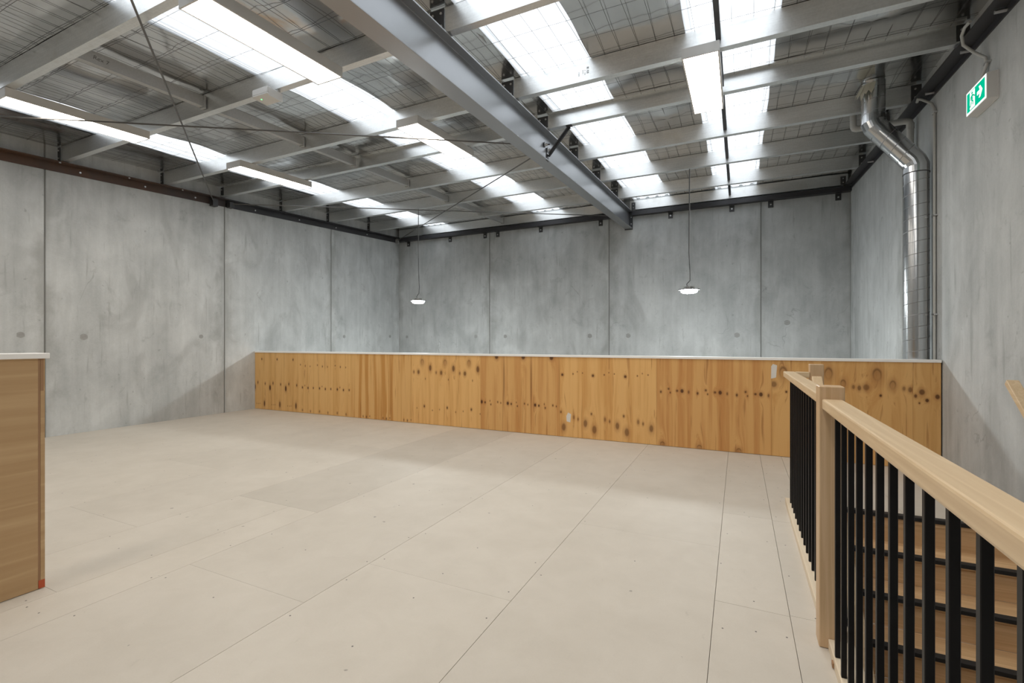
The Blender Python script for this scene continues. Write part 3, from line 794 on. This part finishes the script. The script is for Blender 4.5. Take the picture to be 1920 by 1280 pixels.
# ================================================================ HALF WALLS
PY = 6.011; PT = 1.066
par = empty('half_wall', ((XL+XR)/2, PY+.05, 0)); tag(par, 'long knotty plywood half wall with white cap at the mezzanine edge', 'half wall')
mk('core', MB().box(XL+.003, XR-.012, PY+.017, PY+.092, -.02, PT), M['edge'], par)
mk('back_lining', MB().box(XL+.003, XR-.012, PY+.092, PY+.108, -.28, PT), M['hply'], par)
mk('cap', MB().box(XL+.002, XR-.010, PY-.012, PY+.122, PT, PT+.028), M['capw'], par, bevel=.002)
PXS = [XL+.003, -7.137, -5.879, -4.624, -3.388, -2.173, -.91, .333, 1.575, XR-.013]
KN = [
    [(.19, .945, .014, .022, .9), (.08, .50, .013, .03, .9), (.285, .485, .013, .024, .85), (.0, .415, .022, .055, 1), (.265, .115, .021, .06, .85), (.05, .10, .006, .010, .6), (.10, .10, .006, .010, .6), (.14, .105, .006, .010, .6)],
    [(.05, .86, .010, .013, .75), (.17, .84, .010, .016, .75), (.29, .835, .009, .012, .6), (.10, .455, .014, .022, .95), (.24, .45, .014, .022, .95), (.37, .455, .012, .018, .9), (.16, .49, .008, .012, .7), (.10, .05, .014, .02, .5), (.30, .04, .012, .02, .5)],
    [(.26, .035, .010, .016, .6), (.33, .03, .012, .02, .7), (.40, .045, .008, .012, .5)],
    [(.20, .955, .030, .05, -.75), (.35, .87, .026, .05, .75), (.13, .80, .022, .035, .7), (.04, .80, .014, .024, .5), (.26, .70, .007, .014, .6), (.24, .275, .014, .022, .8), (.39, .22, .008, .01, .6), (.10, .24, .007, .01, .5)],
    [(.02, .40, .018, .026, .95), (.075, .395, .012, .017, .9), (.17, .37, .010, .014, .8), (.155, .42, .007, .012, .6), (.28, .41, .010, .014, .75), (.33, .40, .008, .012, .7), (.26, 1.055, .030, .035, .85), (.38, .72, .010, .30, .35)],
    [(.04, .83, .017, .019, .9), (.19, .845, .008, .010, .8), (.25, .875, .006, .008, .7), (.32, .86, .007, .008, .7), (.06, .13, .031, .055, .62), (.36, .20, .026, .05, .62), (.20, .27, .014, .03, .5), (.26, .25, .011, .022, .6), (.02, .33, .012, .018, .7)],
    [(.05, .66, .012, .018, .8), (.14, .70, .012, .014, .75), (.16, .655, .008, .012, .75), (.24, .68, .014, .014, .75), (.295, .68, .020, .026, .9), (.37, .67, .010, .02, .6), (.07, .02, .030, .035, -.8)],
    [(.11, .93, .042, .075, -.85), (.02, .80, .030, .035, .55), (.24, .83, .028, .05, -.8), (.14, .72, .011, .014, .9), (.33, .80, .013, .022, .5), (.38, .79, .017, .028, .6)],
    [(.02, .73, .014, .02, .8), (.07, .77, .024, .03, .75), (.11, .69, .016, .02, .9), (.19, .73, .020, .026, .85), (.05, .66, .008, .01, .8)],
]
for i in range(len(PXS)-1):
    x0, x1 = PXS[i]+.0008, PXS[i+1]-.0008
    tn = (1.0, 1.0, .97, 1.03, .93, 1.02, .92, .96, .94)[i]
    mt = m_ply('pine_plywood_%d' % i, .42, KN[i], 3.7*i+1.3, (0, 0, .2, .2, .8, .3, 1.0, .5, .3)[i], (0, 0, .45, 0, .08, .05, .12, 0, 0)[i])
    mk('plywood_sheet', MB().box(x0, x1, PY, PY+.017, .004, PT), mt, par, origin=(x0, PY, 0)).color = (tn, tn*.985, tn*.96, 1)
mk('filler_patch', MB().add([(.325, PY-.001, .86), (.375, PY-.001, .875), (.385, PY-.001, 1.01), (.345, PY-.001, 1.025), (.328, PY-.001, 1.0)], [(0, 1, 2, 3, 4)]), M['filler'], par)
mk('filler_patch', MB().add([(-2.07, PY-.001, .21), (-2.02, PY-.001, .20), (-2.01, PY-.001, .31), (-2.05, PY-.001, .33), (-2.075, PY-.001, .28)], [(0, 1, 2, 3, 4)]), M['filler'], par)

HX = -3.248; HT = 1.187
hw = empty('half_wall', (HX-.05, -1.0, 0)); tag(hw, 'tan smooth plywood half wall with pale cap at the left edge of the picture', 'half wall')
mk('core', MB().box(HX-.095, HX-.017, YB+.01, 1.150, .002, HT), M['edge'], hw)
mk('plywood_sheet', MB().box(HX-.017, HX, -1.25, 1.140, .003, HT), M['hply'], hw)
mk('plywood_sheet', MB().box(HX-.017, HX, YB+.01, -1.252, .003, HT), M['hply'], hw)
mk('end_strip', MB().box(HX-.112, HX, 1.150, 1.167, .002, HT), M['hply'], hw)
mk('edge_strip', MB().box(HX-.016, HX-.001, 1.1405, 1.1495, .003, HT), M['edge'], hw)
mk('back_lining', MB().box(HX-.112, HX-.0955, YB+.01, 1.150, .002, HT), M['hply'], hw)
mk('cap', MB().box(HX-.127, HX+.014, YB+.01, 1.182, HT, HT+.028), M['capw'], hw, bevel=.002)
mk('paint_mark', MB().box(HX, HX+.0008, 1.142, 1.167, .004, .045), M['red'], hw)
mk('paint_mark', MB().box(HX, HX+.0008, 1.150, 1.162, 1.02, HT), M['edge'], hw)

# ================================================================ STAIRS AND BALUSTRADE
stx0, stx1 = .547, XR-.012
RISE, GO, SY = .20, .242, 4.355
sc = empty('staircase', ((stx0+stx1)/2, 2.9, ZLOW)); tag(sc, 'timber staircase with black nosings going down beside the right wall', 'staircase')
NS = 13
xm_ = stx1
tread = None
for k in range(NS+1):
    y = SY - GO*k; z = -RISE*k
    if k == 0:
        mk('nosing', MB().box(stx0+.035, stx1, y-.022, y+.034, .0003, .006).box(stx0+.035, stx1, y-.022, y-.014, -.022, .0003), M['rubber'], sc, bevel=.0015)
        mk('landing_edge', MB().box(stx0+.035, stx1, y-.0135, y+.004, -.05, -.0005), M['tread'], sc)
        mk('riser', MB().box(stx0, stx1, y-.010, y+.004, -RISE, -.0505), M['tread'], sc)
    else:
        b = MB().box(stx0, stx1, y-.012, y+GO+.006, z-.032, z)
        if tread is None:
            tread = mk('tread', b, M['tread'], sc, bevel=.003)
            nos = mk('nosing', MB().box(stx0+.004, stx1, y-.016, y+.036, z-.0, z+.006).box(stx0+.004, stx1, y-.018, y-.012, z-.02, z+.006), M['rubber'], sc, bevel=.0015)
            ris = mk('riser', MB().box(stx0, stx1, y+.006, y+.02, z-RISE, z-.032), M['tread'], sc)
            w0 = [WL[q.name].copy() for q in (tread, nos, ris)]
        else:
            dv = Vector((0, -GO*(k-1), -RISE*(k-1)))
            again(tread, 'tread', w0[0]+dv, sc); again(nos, 'nosing', w0[1]+dv, sc)
            if z - RISE > ZLOW: again(ris, 'riser', w0[2]+dv, sc)
sl = RISE/GO
ya, yb_ = 4.20, SY-GO*NS
def zst(y): return sl*(y-SY) + .03            # top edge of the stringer
mk('stringer', MB().add([(.505, ya, zst(ya)-.30), (.546, ya, zst(ya)-.30), (.546, ya, zst(ya)), (.505, ya, zst(ya)),
                         (.505, yb_, zst(yb_)-.30), (.546, yb_, zst(yb_)-.30), (.546, yb_, zst(yb_)), (.505, yb_, zst(yb_))],
                        [(0,1,2,3),(4,7,6,5),(0,4,5,1),(1,5,6,2),(2,6,7,3),(3,7,4,0)]), M['oak'], sc)
# lining board of the opening below the kerb
ol = mk('trim_1', MB().box(.405, .424, OY0, OY1-.02, -.30, -.022), M['oak']); struct(ol)

bal = empty('balustrade', (.35, 2.4, 0)); tag(bal, 'pale timber balustrade with black metal balusters around the stair opening', 'balustrade')
NX0, NX1 = .303, .393
ZR = 1.036; RH = .042
def newel(x, y, z0, z1, w=.09): return mk('newel_post', MB().box(x, x+w, y, y+w, z0, z1), M['post'], bal, bevel=.003)
newel(NX0, 2.336, .001, 1.088); newel(.487, 4.205, -.199, 1.102); newel(NX0, .15, .001, 1.088)
mk('handrail', MB().box(.313, .385, .241, 2.335, ZR-RH, ZR), M['oak'], bal, bevel=.006, segs=2)
mk('handrail', MB().box(.316, .392, 2.427, 4.27, ZR-RH+.006, ZR+.006), M['oak'], bal, bevel=.006, segs=2)
mk('handrail', MB().box(.393, .486, 4.20, 4.27, ZR-RH+.006, ZR+.006), M['oakx'], bal, bevel=.006, segs=2)
# sloping rail down the open side of the stairs
p, q = Vector((.529, 4.204, 1.0)), Vector((.529, 1.75, 1.0-.84*(4.204-1.75)))
mk('stair_handrail', MB().beam(p, q, .066, .042), M['oak'], bal, bevel=.006, segs=2)
mk('kerb', MB().box(.335, .424, .241, 2.335, .0, .045), M['kerb'], bal, bevel=.003)
mk('kerb', MB().box(.330, .424, 2.427, 4.30, .0, .045), M['kerb'], bal, bevel=.003)
mk('kerb', MB().box(.4245, .486, 4.22, 4.30, .0, .045), M['oakx'], bal, bevel=.003)
bw = .0085
b0 = mk('baluster', MB().box(.348-bw, .348+bw, 2.213-bw, 2.213+bw, .044, ZR-RH+.004), M['black'], bal, bevel=.0015)
y = 2.213 - .1225
while y > .3: again(b0, 'baluster', (.348, y, .044), bal); y -= .1225
y = 2.52
while y < 4.22: again(b0, 'baluster', (.362, y, .044), bal); y += .118
again(b0, 'baluster', (.443, 4.235, .044), bal)
sb = None
y = 4.09
while y > 1.9:
    zr = 1.0 - .84*(4.204-y) - .026
    if sb is None: sb = mk('stair_baluster', MB().box(.527-bw, .527+bw, y-bw, y+bw, zst(y)-.006, zr), M['black'], bal)
    else: again(sb, 'stair_baluster', (.527, y, zst(y)-.006), bal)
    y -= .121
mk('trim_block', MB().box(.3295, .3345, 2.20, 2.225, .004, .022), M['edge'], bal)

wr = empty('wall_handrail', (1.72, 3.0, 0)); tag(wr, 'pale timber handrail sloping down the right wall at the picture edge', 'handrail')
p, q = Vector((1.697, 4.43, .995)), Vector((1.697, 1.5, .995-.82*2.93))
mk('rail', MB().beam(p, q, .066, .044), M['oak'], wr, bevel=.006, segs=2)
for y in (4.1, 2.9, 1.8):
    z = .995 - .82*(4.43-y)
    mk('bracket', MB().tube([(1.697, y, z-.02), (1.697, y, z-.07), (1.72, y, z-.09), (1.806, y, z-.09)], .008, 8).tube([(1.797, y, z-.09), (1.806, y, z-.09)], .03, 12), M['black'], wr)
